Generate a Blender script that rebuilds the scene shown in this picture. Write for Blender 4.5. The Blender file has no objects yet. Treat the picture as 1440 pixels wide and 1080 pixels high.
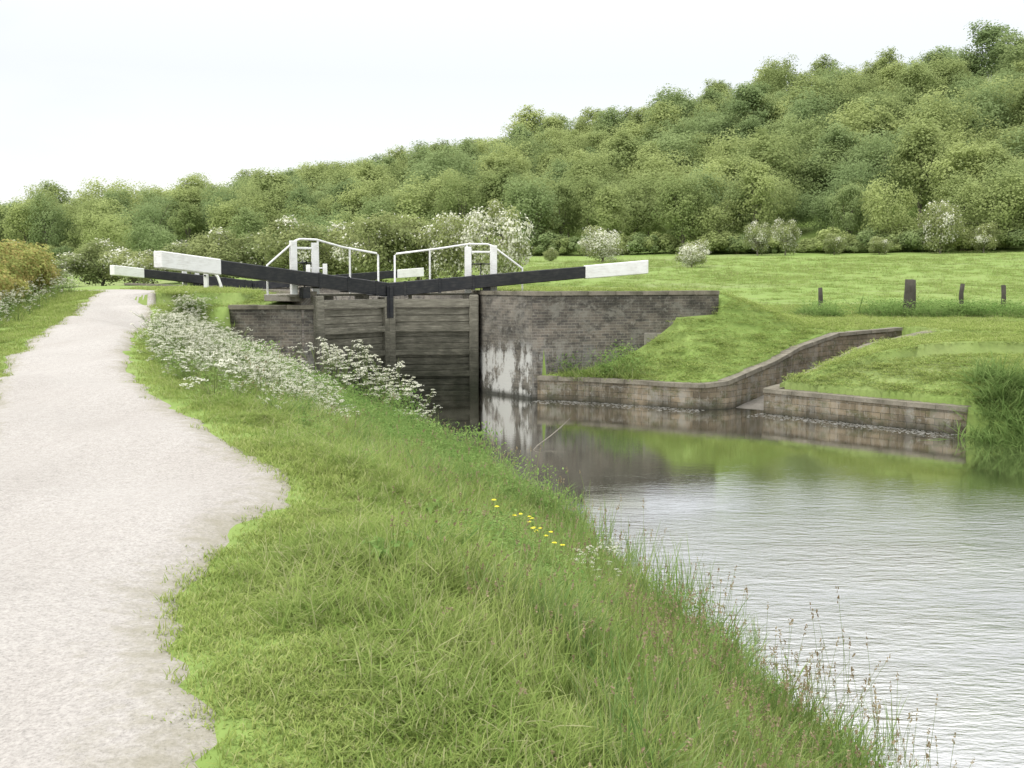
import bpy, bmesh, math, random
import numpy as np
from mathutils import Vector, Matrix
random.seed(7); rng=np.random.default_rng(7)
scene=bpy.context.scene; COL=scene.collection
CAMZ=3.36
# ------------------------------------------------------------------ materials
def newmat(name):
    m=bpy.data.materials.new(name); m.use_nodes=True
    nt=m.node_tree; nt.nodes.clear()
    out=nt.nodes.new('ShaderNodeOutputMaterial')
    return m,nt,out
def N(nt,t,**kw):
    n=nt.nodes.new(t)
    for k,v in kw.items(): setattr(n,k,v)
    return n
def ramp(nt,fac,stops):
    r=nt.nodes.new('ShaderNodeValToRGB'); e=r.color_ramp.elements
    while len(e)<len(stops): e.new(0.5)
    for i,(p,c) in enumerate(stops):
        e[i].position=p; e[i].color=(c[0],c[1],c[2],1) if not isinstance(c,(int,float)) else (c,c,c,1)
    if fac is not None: nt.links.new(fac,r.inputs[0])
    return r.outputs[0]
def mix(nt,fac,a,b,bt='MIX'):
    n=nt.nodes.new('ShaderNodeMix'); n.data_type='RGBA'; n.blend_type=bt
    for idx,v in ((0,fac),(6,a),(7,b)):
        if isinstance(v,(int,float)): n.inputs[idx].default_value=v
        elif isinstance(v,tuple): n.inputs[idx].default_value=(*v,1)
        else: nt.links.new(v,n.inputs[idx])
    return n.outputs[2]
def mth(nt,op,a,b=None,clamp=False):
    n=nt.nodes.new('ShaderNodeMath'); n.operation=op; n.use_clamp=clamp
    for i,v in enumerate((a,b)):
        if v is None: continue
        if isinstance(v,(int,float)): n.inputs[i].default_value=v
        else: nt.links.new(v,n.inputs[i])
    return n.outputs[0]
def noise(nt,vec,scale,detail=4,rough=.55):
    n=N(nt,'ShaderNodeTexNoise'); n.inputs['Scale'].default_value=scale
    n.inputs['Detail'].default_value=detail; n.inputs['Roughness'].default_value=rough
    if vec is not None: nt.links.new(vec,n.inputs['Vector'])
    return n.outputs[0]
def mapping(nt,vec,scale=(1,1,1),rot=(0,0,0)):
    n=N(nt,'ShaderNodeMapping'); n.inputs['Scale'].default_value=scale; n.inputs['Rotation'].default_value=rot
    nt.links.new(vec,n.inputs['Vector']); return n.outputs[0]
def bsdf(nt,out,col,rough=.8,spec=.3,bump=None,bstr=.3,bdist=.02):
    p=N(nt,'ShaderNodeBsdfPrincipled')
    p.inputs['Roughness'].default_value=rough; p.inputs['Specular IOR Level'].default_value=spec
    if isinstance(col,tuple): p.inputs['Base Color'].default_value=(*col,1)
    else: nt.links.new(col,p.inputs['Base Color'])
    if bump is not None:
        b=N(nt,'ShaderNodeBump'); b.inputs['Strength'].default_value=bstr; b.inputs['Distance'].default_value=bdist
        nt.links.new(bump,b.inputs['Height']); nt.links.new(b.outputs[0],p.inputs['Normal'])
    if out is not None: nt.links.new(p.outputs[0],out.inputs[0])
    return p
def m_leaf(name,dark,light,transl=.3,along=False,rootcol=None,rvar=.5,patch=None,straw=None):
    m,nt,out=newmat(name)
    at=N(nt,'ShaderNodeAttribute'); at.attribute_name='tint'
    oi=N(nt,'ShaderNodeObjectInfo')
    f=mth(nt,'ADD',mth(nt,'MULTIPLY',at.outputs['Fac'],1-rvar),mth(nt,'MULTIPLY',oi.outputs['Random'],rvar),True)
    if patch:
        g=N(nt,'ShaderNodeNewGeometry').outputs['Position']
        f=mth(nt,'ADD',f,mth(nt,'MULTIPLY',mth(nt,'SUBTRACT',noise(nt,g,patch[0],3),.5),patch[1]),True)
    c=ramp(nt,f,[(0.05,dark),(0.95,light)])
    if patch and len(patch)>2:
        c=mix(nt,ramp(nt,noise(nt,oi.outputs['Location'],.9,0),[(.5,0.),(.62,.6)]),c,patch[2])
    if straw: c=mix(nt,ramp(nt,at.outputs['Fac'],[(.80,0.),(.88,.85)]),c,straw)
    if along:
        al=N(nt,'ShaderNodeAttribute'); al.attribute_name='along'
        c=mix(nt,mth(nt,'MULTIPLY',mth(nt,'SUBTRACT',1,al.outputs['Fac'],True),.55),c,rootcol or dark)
    p=N(nt,'ShaderNodeBsdfDiffuse'); nt.links.new(c,p.inputs[0])
    t=N(nt,'ShaderNodeBsdfTranslucent'); nt.links.new(c,t.inputs[0])
    ms=N(nt,'ShaderNodeMixShader'); ms.inputs[0].default_value=transl
    nt.links.new(p.outputs[0],ms.inputs[1]); nt.links.new(t.outputs[0],ms.inputs[2]); nt.links.new(ms.outputs[0],out.inputs[0])
    return m
def m_paint(name,col,dirt,amt=.35,rough=.5):
    m,nt,out=newmat(name); g=N(nt,'ShaderNodeTexCoord').outputs['Object']
    n1=noise(nt,g,3.5,6,.7); n2=noise(nt,mapping(nt,g,(2,2,14)),2.5,4)
    f=mth(nt,'MULTIPLY',ramp(nt,mth(nt,'MULTIPLY',n1,n2),[(.2,0.),(.42,1.)]),amt)
    bsdf(nt,out,mix(nt,f,col,dirt),rough,.35,n1,.15,.01); return m
M={}
M['white']=m_paint('white_paint',(.74,.74,.73),(.38,.36,.31),.5)
M['black']=m_paint('black_paint',(.012,.013,.016),(.055,.053,.048),.6,.45)
def m_timber():
    m,nt,out=newmat('weathered_timber'); g=N(nt,'ShaderNodeTexCoord').outputs['Object']
    gr=noise(nt,mapping(nt,g,(1.0,9,9)),3,6,.65); big=noise(nt,mapping(nt,g,(1.2,1,1.6)),1.6,5,.7)
    c=ramp(nt,gr,[(.25,(.065,.062,.052)),(.55,(.155,.148,.125)),(.8,(.31,.295,.255))])
    sep=N(nt,'ShaderNodeSeparateXYZ'); nt.links.new(g,sep.inputs[0])
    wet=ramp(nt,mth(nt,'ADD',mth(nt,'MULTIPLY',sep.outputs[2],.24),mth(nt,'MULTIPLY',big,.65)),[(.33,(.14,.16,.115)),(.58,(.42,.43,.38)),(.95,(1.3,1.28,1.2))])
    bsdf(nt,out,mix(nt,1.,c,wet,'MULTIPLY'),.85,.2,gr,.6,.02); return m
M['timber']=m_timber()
def m_brick(name,streak=0.,c1=(.12,.108,.096),c2=(.06,.058,.058),sx=2.4,mort=(.17,.165,.145),moss=0.,blotch=0.):
    m,nt,out=newmat(name); uv=N(nt,'ShaderNodeUVMap').outputs[0]
    b=N(nt,'ShaderNodeTexBrick'); nt.links.new(uv,b.inputs['Vector'])
    b.inputs['Scale'].default_value=1; b.inputs['Brick Width'].default_value=.23 if moss==0 else .42; b.inputs['Row Height'].default_value=.078 if moss==0 else .15
    b.inputs['Mortar Size'].default_value=.008; b.inputs['Mortar Smooth'].default_value=.3; b.inputs['Bias'].default_value=-.2
    b.inputs['Color1'].default_value=(*c1,1); b.inputs['Color2'].default_value=(*c2,1); b.inputs['Mortar'].default_value=(*mort,1)
    n=noise(nt,uv,.9,6,.65); n2=noise(nt,uv,6,5,.75); n3=noise(nt,mapping(nt,uv,(1,1.6,1)),2.1,5,.7); n4=noise(nt,mapping(nt,uv,(1,1.3,1)),1.4,7,.75)
    c=mix(nt,1.,b.outputs['Color'],ramp(nt,n,[(.3,(.4,.4,.37)),(.7,(1.7,1.62,1.5))]),'MULTIPLY')
    c=mix(nt,ramp(nt,n3,[(.50,0.),(.64,.8)]),c,(.04,.038,.033) if moss==0 else (.07,.075,.03))
    c=mix(nt,ramp(nt,n2,[(.55,0.),(.68,.8)]),c,(.24,.23,.20))
    c=mix(nt,ramp(nt,n4,[(.53,0.),(.62,.65)]),c,(.21,.20,.17))
    sep=N(nt,'ShaderNodeSeparateXYZ'); nt.links.new(uv,sep.inputs[0])
    wl=(.3,.8) if moss==0 else (.22,.5)
    wet=ramp(nt,mth(nt,'ADD',sep.outputs[1],mth(nt,'MULTIPLY',n,.5)),[(wl[0],.85),(wl[1],0.)])
    c=mix(nt,wet,c,(.022,.024,.018))
    if streak>0:
        s=noise(nt,mapping(nt,uv,(sx,.5,1)),1.0,8,.8)
        if blotch: s=mth(nt,'ADD',mth(nt,'MULTIPLY',s,.6),mth(nt,'MULTIPLY',noise(nt,uv,1.6,8,.7),.43))
        sm=ramp(nt,s,[(.485,0.),(.54,1.)])
        hm=ramp(nt,mth(nt,'MULTIPLY',sep.outputs[1],.4),[(.02,.1),(.07,1.),(.48,1.),(.66,.06)])
        c=mix(nt,mth(nt,'MULTIPLY',mth(nt,'MULTIPLY',sm,hm),streak),c,(.47,.47,.44))
    bsdf(nt,out,c,.9,.2,mth(nt,'ADD',mth(nt,'MULTIPLY',b.outputs['Fac'],-.6),n2),.5,.02); return m
M['brick']=m_brick('dark_brick',.2)
M['brickstain']=m_brick('stained_brick',.85,(.14,.13,.115),(.08,.076,.072),blotch=1)
M['stonewall']=m_brick('damp_stone_wall',.12,(.16,.135,.098),(.105,.09,.067),3.5,(.06,.055,.04),1.)
def m_stone(name,a,b):
    m,nt,out=newmat(name); g=N(nt,'ShaderNodeNewGeometry').outputs['Position']
    n=noise(nt,g,2.2,7,.7); n2=noise(nt,g,22,4)
    c=ramp(nt,n,[(.3,a),(.7,b)]); c=mix(nt,ramp(nt,n2,[(.5,0.),(.75,.4)]),c,(.07,.08,.04))
    bsdf(nt,out,c,.9,.2,n2,.5,.02); return m
M['coping']=m_stone('coping_stone',(.11,.10,.075),(.25,.225,.18))
M['concrete']=m_stone('concrete',(.10,.092,.078),(.20,.185,.16))
M['slab']=m_stone('pale_slab_stone',(.17,.16,.135),(.30,.28,.24))
M['bark']=m_stone('bark',(.12,.105,.085),(.24,.22,.18))
M['post']=m_stone('old_post_wood',(.035,.03,.026),(.10,.09,.075))
def m_ground():
    m,nt,out=newmat('grass_ground'); g=N(nt,'ShaderNodeNewGeometry').outputs['Position']
    a=noise(nt,g,.09,5,.6); b=noise(nt,g,1.2,6,.7); c3=noise(nt,mapping(nt,g,(1,.35,1)),14,4,.7)
    a2=noise(nt,mapping(nt,g,(.5,1.6,1)),.07,5,.65)
    c=ramp(nt,b,[(.25,(.155,.228,.056)),(.5,(.18,.255,.068)),(.8,(.22,.285,.088))])
    c=mix(nt,ramp(nt,a,[(.45,0.),(.7,.4)]),c,(.225,.265,.10))
    c=mix(nt,ramp(nt,a2,[(.53,0.),(.64,.5)]),c,(.21,.21,.12))
    c=mix(nt,.2,c,mix(nt,1.,c,ramp(nt,c3,[(.3,(.5,.5,.5)),(.7,(1.5,1.5,1.4))]),'MULTIPLY'))
    bsdf(nt,out,c,.95,.1,mth(nt,'ADD',b,c3),.3,.03); return m
M['ground']=m_ground()
def m_path():
    m,nt,out=newmat('pale_gravel'); g=N(nt,'ShaderNodeNewGeometry').outputs['Position']
    a=noise(nt,mapping(nt,g,(1,.3,1),(0,0,.25)),.9,5,.6); b=noise(nt,g,55,4,.85); d=noise(nt,g,7,6,.7); b2=noise(nt,g,18,5,.8)
    at=N(nt,'ShaderNodeAttribute'); at.attribute_name='tint'
    c=ramp(nt,a,[(.3,(.335,.312,.285)),(.7,(.40,.378,.352))])
    c=mix(nt,1.,c,ramp(nt,b,[(.3,(.62,.62,.62)),(.5,(1.,1.,1.)),(.68,(1.2,1.2,1.2))]),'MULTIPLY')
    c=mix(nt,.5,c,mix(nt,1.,c,ramp(nt,b2,[(.35,(.75,.75,.74)),(.6,(1.1,1.1,1.1))]),'MULTIPLY'))
    c=mix(nt,ramp(nt,d,[(.60,0.),(.8,.3)]),c,(.26,.235,.20))
    e=mth(nt,'ADD',at.outputs['Fac'],mth(nt,'MULTIPLY',mth(nt,'SUBTRACT',d,.5),.9))
    c=mix(nt,ramp(nt,e,[(.72,0.),(1.1,.6)]),c,(.22,.205,.14))
    bsdf(nt,out,c,.95,.15,b,.8,.01); return m
M['path']=m_path()
def m_water():
    m,nt,out=newmat('canal_water'); g=N(nt,'ShaderNodeNewGeometry').outputs['Position']
    w1=noise(nt,mapping(nt,g,(1.3,3.6,1),(0,0,.3)),2.4,3,.6)
    w2=noise(nt,mapping(nt,g,(1.,2.2,1),(0,0,.5)),9,4,.7)
    patch=ramp(nt,noise(nt,mapping(nt,g,(.6,1.4,1)),.25,4),[(.36,.25),(.58,1.)])
    sep=N(nt,'ShaderNodeSeparateXYZ'); nt.links.new(g,sep.inputs[0])
    near=ramp(nt,mth(nt,'DIVIDE',sep.outputs[1],40.),[(.12,.6),(.22,1.),(.32,.75),(.385,.12),(.50,.04)])
    h=mth(nt,'MULTIPLY',mth(nt,'ADD',w1,mth(nt,'MULTIPLY',w2,.45)),mth(nt,'MULTIPLY',patch,near))
    bp=N(nt,'ShaderNodeBump'); bp.inputs['Strength'].default_value=.8; bp.inputs['Distance'].default_value=.032
    nt.links.new(h,bp.inputs['Height'])
    gl=N(nt,'ShaderNodeBsdfGlossy'); gl.inputs['Roughness'].default_value=.015; nt.links.new(bp.outputs[0],gl.inputs['Normal'])
    gl.inputs[0].default_value=(.98,.98,.97,1)
    df=N(nt,'ShaderNodeBsdfDiffuse'); df.inputs[0].default_value=(.035,.032,.022,1)
    fr=N(nt,'ShaderNodeFresnel'); fr.inputs['IOR'].default_value=1.6; nt.links.new(bp.outputs[0],fr.inputs['Normal'])
    f=mth(nt,'ADD',mth(nt,'MULTIPLY',fr.outputs[0],.75),.52,True)
    ms=N(nt,'ShaderNodeMixShader'); nt.links.new(f,ms.inputs[0]); nt.links.new(df.outputs[0],ms.inputs[1]); nt.links.new(gl.outputs[0],ms.inputs[2])
    nt.links.new(ms.outputs[0],out.inputs[0]); return m
M['water']=m_water()
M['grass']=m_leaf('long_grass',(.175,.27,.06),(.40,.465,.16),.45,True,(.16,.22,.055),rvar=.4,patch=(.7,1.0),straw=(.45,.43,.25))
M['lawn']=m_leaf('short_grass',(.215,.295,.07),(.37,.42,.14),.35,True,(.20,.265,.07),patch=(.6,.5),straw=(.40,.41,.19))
M['dry']=m_leaf('grass_seed_head',(.19,.145,.085),(.38,.32,.20),.3)
M['herb']=m_leaf('green_herb',(.12,.22,.055),(.27,.37,.12),.4)
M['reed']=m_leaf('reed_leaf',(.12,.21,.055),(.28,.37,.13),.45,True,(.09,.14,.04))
M['stem']=m_leaf('plant_stem',(.12,.17,.06),(.21,.25,.10),.1)
M['blossom']=m_leaf('white_blossom',(.60,.60,.47),(.80,.79,.70),.3)
M['yellow']=m_leaf('yellow_petals',(.75,.62,.05),(.82,.74,.09),.2)
M['tree']=m_leaf('spring_leaves',(.19,.245,.095),(.43,.485,.20),.45,rvar=.45,patch=(.02,.75,(.205,.285,.135)))  # greens paled so the leaf colour stands in for distance haze
M['thorn']=m_leaf('hawthorn_leaves',(.19,.235,.10),(.36,.39,.17),.4,rvar=.4)
M['hedge']=m_leaf('hedge_leaves',(.25,.21,.07),(.45,.39,.15),.35,rvar=.3)
M['hedgegreen']=m_leaf('hedge_green_leaves',(.20,.23,.07),(.38,.40,.13),.35)
M['scum']=m_stone('floating_scum',(.2,.2,.18),(.45,.44,.4))
# ------------------------------------------------------------------ mesh helpers
def np_mesh(name,V,F,mats,mi=None,attrs=None,uv=None,smooth=False):
    me=bpy.data.meshes.new(name); n,k=F.shape
    me.vertices.add(len(V)); me.vertices.foreach_set('co',np.asarray(V,np.float32).ravel())
    me.loops.add(n*k); me.loops.foreach_set('vertex_index',F.astype(np.int32).ravel())
    me.polygons.add(n); me.polygons.foreach_set('loop_start',np.arange(0,n*k,k,dtype=np.int32))
    for m in mats: me.materials.append(m)
    if mi is not None: me.polygons.foreach_set('material_index',np.asarray(mi,np.int32))
    if smooth: me.polygons.foreach_set('use_smooth',np.ones(n,bool))
    me.update(calc_edges=True)
    for a,v in (attrs or {}).items():
        me.attributes.new(a,'FLOAT','POINT').data.foreach_set('value',np.asarray(v,np.float32))
    if uv is not None:
        l=me.uv_layers.new(name='UVMap'); l.data.foreach_set('uv',np.asarray(uv,np.float32)[F.ravel()].ravel())
    return me
def obj(name,me,parent=None,label=None,cat=None,group=None,kind=None,loc=None):
    o=bpy.data.objects.new(name,me); COL.objects.link(o)
    if parent: o.parent=parent
    if label: o['label']=label
    if cat: o['category']=cat
    if group: o['group']=group
    if kind: o['kind']=kind
    if loc: o.location=loc
    return o
def cat_parts(parts):
    Vs,Fs,Ms=[],[],[]; A={}; off=0
    for V,F,mi,at in parts:
        Vs.append(V); Fs.append(F+off); off+=len(V); Ms.append(np.full(len(F),mi))
        for k in ('tint','along'): A.setdefault(k,[]).append(at.get(k,np.full(len(V),.5)))
    return np.concatenate(Vs),np.concatenate(Fs),np.concatenate(Ms),{k:np.concatenate(v) for k,v in A.items()}
def tube(P,R,sides=7):
    P=np.asarray(P,float); n=len(P); V=[]
    for i in range(n):
        d=P[min(i+1,n-1)]-P[max(i-1,0)]; d/=np.linalg.norm(d)+1e-9
        a=np.cross(d,[0,0,1.] if abs(d[2])<.9 else [1.,0,0]); a/=np.linalg.norm(a); b=np.cross(d,a)
        th=np.linspace(0,2*math.pi,sides,endpoint=False)
        V.append(P[i]+R[i]*(np.cos(th)[:,None]*a+np.sin(th)[:,None]*b))
    V=np.concatenate(V); F=[]
    for i in range(n-1):
        for j in range(sides):
            k=(j+1)%sides; F.append((i*sides+j,i*sides+k,(i+1)*sides+k,(i+1)*sides+j))
    return V,np.array(F)
def quads(C,Nn,size,r,aspect=1.):
    n=len(C); Nn=Nn/(np.linalg.norm(Nn,axis=1,keepdims=True)+1e-9)
    t=r.normal(size=(n,3)); t-=Nn*(t*Nn).sum(1,keepdims=True); t/=np.linalg.norm(t,axis=1,keepdims=True)+1e-9
    b=np.cross(Nn,t); s=(size*.5)[:,None] if hasattr(size,'__len__') else size*.5
    V=np.stack([C-t*s,C-b*s*aspect*.8,C+t*s,C+b*s*aspect*.8],1).reshape(-1,3)
    F=np.arange(4*n).reshape(n,4); return V,F
# ------------------------------------------------------------------ terrain
AX=np.array([-.423,.906]); CR=np.array([.906,.423])
Mp=np.array([-3.62,30.9]); DL=np.array([-.682,-.731]); DR=np.array([.9925,.122])
Ap=Mp+2.5*DL; Bp=np.array([-1.0,31.3]); Cp=np.array([.55,29.3]); Dp=np.array([6.05,31.3])
LN=[(5,-16),(3.6,-4),(3.1,0),(2.75,4),(2.4,7),(2.05,8.6),(1.55,10.7),(.65,15.1),(-.95,20),(-2.2,23.6),(-3.6,26.2),(-5.0,27.4),(-6.2,28.85)]
LW=[(.7,29.15,.65),(1.8,28.85,.65),(3,28.2,.65),(4.2,27.35,.65),(4.9,26.95,.66),(5.5,27.1,.72),(6.1,27.8,.85),(7.2,29,1.12),(8.1,30.2,1.38),(9.7,31.7,1.72),(12.1,33.1,1.82)]
RW=[(12.3,31.6,1.78),(9.95,29.9,1.5),(8.45,28.3,1.15),(7.1,27.0,.75),(6.25,26.3,.62),(7.9,24.5,.61),(9.7,22.6,.6)]
RN=[(10.8,21.2),(12.6,18.5),(16,14),(20,8),(26,0),(36,-16)]
B=[(x,y,-.08) for x,y in LN]; modes=['l']*(len(LN)-1)
def add(p,z,mode): B.append((p[0],p[1],z)); modes.append(mode)
add((Ap[0],Ap[1]-.1),2.6,'k'); add(Ap+50*AX,2.93,'k'); add(Bp+50*AX,2.93,'k'); add(Bp,2.93,'k'); add(Cp,2.93,'k')
for i,(x,y,z) in enumerate(LW): add((x,y),z,'k' if i==0 else 'L')
for i,(x,y,z) in enumerate(RW): add((x,y),z,'k' if i==0 else 'R')
for i,(x,y) in enumerate(RN): add((x,y),-.08,'r')
modes.append('r')
PARM={'l':(2.9,0,1),'k':(.5,1,1),'L':(3.4,1,1.6),'R':(8.,1,.85),'r':(6.,0,1)}
def sm(t): t=np.clip(t,0,1); return t*t*(3-2*t)
RX=[-260,-214,-178,-137,-103,-63,-39,0,20,38,62,114,138,200,300]; RZ=[10,11.5,13,16.5,21,28.5,32,37.5,39,41,48,52,54,57,58]
def land(x,y):
    s=(x-Mp[0])*AX[0]+(y-Mp[1])*AX[1]; c=(x-Mp[0])*CR[0]+(y-Mp[1])*CR[1]
    yf=190-.45*x
    fld=1.85+5.2*np.clip((y-42)/np.maximum(yf-42,1),0,1)**1.1
    lft=np.interp(y,[0,8,11,13.5,16,20.7,28.4,33,40,60],[1.76,1.76,1.86,1.96,2.06,2.26,2.5,2.85,2.62,2.5])
    lft=lft+(fld-lft)*sm((y-55)/60)
    r=fld; wl=(1-sm((-c-5.5)/4.5))*sm((s+3)/3)*(1-sm((s-28)/25))
    wr=(1-sm((c-8.9)/5.2))*(1-sm((s-28)/25))
    z=np.where(c<0,lft+(np.maximum(2.93,lft)-lft)*wl,r+(np.maximum(2.93,r)-r)*wr)
    u=(y-yf)/160.
    rid=np.interp(x,RX,RZ)
    z=np.where(u>0,z+(rid-z)*(.55*np.clip(u,0,1)+.45*sm(u)),z)
    z=np.where(u>1,rid-(u-1)*30,z)
    return z
def Hf(x,y,full=False):
    x=np.asarray(x,float); y=np.asarray(y,float)
    best=np.full(x.shape,1e9); zt=np.zeros_like(x); W=np.ones_like(x); P=np.ones_like(x); wall=np.zeros_like(x)
    ins=np.zeros(x.shape,bool); n=len(B)
    Wl=np.interp(y,[5,9,12,16,20,26,30],[3.1,3.6,4.6,5.8,6.3,5.4,5.])
    WL=np.interp(x,[2,4,5,6,8,12],[6,4.5,4.0,3.2,2.6,2.6])
    for i in range(n):
        ax,ay,az=B[i]; bx,by,bz=B[(i+1)%n]; dx,dy=bx-ax,by-ay
        t=np.clip(((x-ax)*dx+(y-ay)*dy)/(dx*dx+dy*dy),0,1)
        d=np.hypot(x-ax-t*dx,y-ay-t*dy); w,k,p=PARM[modes[i]]
        if modes[i]=='l': w=Wl
        if modes[i]=='L': w=WL
        m=d<best; best=np.where(m,d,best)
        for arr,v in ((zt,az+(bz-az)*t),(W,w),(P,p),(wall,k)): arr[m]=(v[m] if hasattr(v,'shape') else v)
        cond=((ay>y)!=(by>y))
        with np.errstate(divide='ignore',invalid='ignore'):
            xi=ax+(y-ay)*dx/(dy if dy!=0 else 1e-9)
        ins^=cond&(x<xi)
    base=land(x,y); t=np.clip(best/W,0,1)
    f=np.where(wall>0,t**P,.45*sm(t)+.55*(1-(1-t)**1.15)); z=zt+(base-zt)*f
    z=np.where((wall==0),z+.05*np.sin(x*2.1+y*.9)*np.sin(y*1.7-x)*np.clip(best,0,1),z)
    nx,ny=-(Dp-Cp)[1],(Dp-Cp)[0]; L=math.hypot(nx,ny); v=((x-Cp[0])*nx+(y-Cp[1])*ny)/L
    cc=(x-Mp[0])*CR[0]+(y-Mp[1])*CR[1]
    k=np.where(x<=Dp[0],(v>.2)*1.,sm(v/1.6+.5)*np.clip(1-(x-Dp[0])/3.,0,1))
    k=np.where((x>-1.5)&(y<45)&(best>.2)&(cc>2),k,0)
    z=z+(base-z)*k
    k2=(x>-7.6)&(x<Ap[0]+.3)&(y>29.0)&(best>.2)&(cc<-2)
    z=np.where(k2,2.56+.32*sm((y-29.0)/2.5),z)
    k3=(x<=-7.6)&(x>-11)&(y>26)&(cc<-2)
    z=np.where(k3,z+(np.maximum(z,np.minimum(base,2.56))-z)*sm((y-27.0)/1.9),z)
    z=np.where((wall>0)&(best<.2)&~((k>.5)&(best>.2)),-1.,z)
    z=np.where(ins,np.where(wall>0,-1.,np.maximum(-1.,-.08-best*.6)),z)
    if full: return z,best,ins
    return z
def axis(lo,hi,st,outlo,outhi,g=1.13):
    c=list(np.arange(lo,hi+1e-6,st)); a=[];s=st;p=lo
    while p>outlo: s*=g; s=min(s,9); p-=s; a.append(p)
    b=[];s=st;p=hi
    while p<outhi: s*=g; s=min(s,9); p+=s; b.append(p)
    return np.array(a[::-1]+c+b)
gx=axis(-11,13.5,.125,-420,420); gy=axis(1,34.5,.125,-60,640)
GX,GY=np.meshgrid(gx,gy); GZ=Hf(GX.ravel(),GY.ravel())
nx_,ny_=len(gx),len(gy)
V=np.stack([GX.ravel(),GY.ravel(),GZ],1)
ii=(np.arange(ny_-1)[:,None]*nx_+np.arange(nx_-1)[None,:]).ravel()
F=np.stack([ii,ii+1,ii+nx_+1,ii+nx_],1)
g=obj('ground',np_mesh('ground',V,F,[M['ground']],smooth=True),label='grassy canal banks, field and hillside ground',cat='ground',kind='structure')
# path
PRy=[-12,-4,0,3.35,4.1,5.2,6.2,7.0,7.8,9.2,11.2,13.5,16.3,20.7,28.4,33,36,43.5,56,80]
PRx=[1.0,-.2,-.75,-.98,-1.25,-1.72,-1.80,-1.62,-1.55,-2.25,-3.4,-4.7,-5.9,-7.35,-9.6,-10.7,-12.3,-17.5,-25,-38]
PLy=[-12,0,4,8,11,15.6,22,29.4,33,36,43.5,56,80]
PLx=[-4,-4.1,-4.15,-4.4,-5.6,-7.5,-9.6,-11.7,-12.7,-14.6,-20.,-27.6,-40.5]
ys=np.concatenate([np.arange(-12,34,.12),np.arange(34,80,.5)]); K=24
pr=np.interp(ys,PRy,PRx); pl=np.interp(ys,PLy,PLx)
ker=np.ones(9)/9; pr=np.convolve(np.pad(pr,4,'edge'),ker,'valid'); pl=np.convolve(np.pad(pl,4,'edge'),ker,'valid')
def wob(y,s): return .04*np.sin(y*2.3+s)+.03*np.sin(y*5.1+2*s)+.02*np.sin(y*11.7+s*3)
pr=pr+wob(ys,1)+rng.normal(0,.02,len(ys)); pl=pl+wob(ys,4)+rng.normal(0,.02,len(ys))
u=np.linspace(0,1,K+1); PX=pl[:,None]+(pr-pl)[:,None]*u[None,:]; PY=np.repeat(ys[:,None],K+1,1)
PZ=Hf(PX.ravel(),PY.ravel())+.03-.03*(np.abs(np.tile(u,len(ys))*2-1)**10)
ii=(np.arange(len(ys)-1)[:,None]*(K+1)+np.arange(K)[None,:]).ravel()
F=np.stack([ii,ii+1,ii+K+2,ii+K+1],1)
obj('path',np_mesh('path',np.stack([PX.ravel(),PY.ravel(),PZ],1),F,[M['path']],attrs={'tint':np.tile(np.abs(u*2-1),len(ys))},smooth=True),label='pale gravel towpath curving beside the canal',cat='path',kind='structure')
# water
def poly(name,pts,z,mat,**kw):
    me=bpy.data.meshes.new(name); me.from_pydata([(p[0],p[1],z) for p in pts],[],[tuple(range(len(pts)))]); me.materials.append(mat)
    return obj(name,me,**kw)
poly('water',[(-7.5,-17),(38,-17),(38,20),(12.5,34),(-7.5,34)],0,M['water'],label='still dark canal water reflecting the pale sky',cat='water',kind='structure')
e=.14*AX
poly('lock_water',[Ap+e*3-CR*.1,Mp+e*1.3,Bp+e*3+CR*.1,Bp+CR*.1+50*AX,Ap-CR*.1+50*AX],2.3,M['water'],label='water held behind the closed lock gates',cat='water',kind='structure')
# ------------------------------------------------------------------ walls
def resample(pts,step):
    P=np.array(pts,float); out=[P[0]]
    for a,b in zip(P[:-1],P[1:]):
        n=max(1,int(round(np.linalg.norm((b-a)[:2])/step)))
        for i in range(1,n+1): out.append(a+(b-a)*i/n)
    return np.array(out)
def offs(P,d):
    T=np.gradient(P[:,:2],axis=0); T/=np.linalg.norm(T,axis=1,keepdims=True)+1e-9
    return P[:,:2]+np.stack([-T[:,1],T[:,0]],1)*d
def strip(P,f0,f1,zb,zt):
    n=len(P); a=offs(P,f0); b=offs(P,f1); s=np.concatenate([[0],np.cumsum(np.linalg.norm(np.diff(P[:,:2],axis=0),axis=1))])
    zb=np.broadcast_to(zb,n); zt=np.broadcast_to(zt,n)
    rows=[(a,zb,0),(a,zt,0),(a,zt,1),(b,zt,1),(b,zt,2),(b,zb,2)]
    V=[];UV=[]
    for q,z,k in rows:
        V.append(np.column_stack([q,z])); UV.append(np.column_stack([s,z if k!=1 else z+np.linalg.norm(q-a,axis=1)]))
    V=np.concatenate(V);UV=np.concatenate(UV);F=[]
    for r in (0,2,4):
        for i in range(n-1): F.append((r*n+i,r*n+i+1,(r+1)*n+i+1,(r+1)*n+i))
    F.append((0,n,3*n,5*n)); F.append((n-1,6*n-1,4*n-1,2*n-1))
    return V,np.array(F),UV
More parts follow.
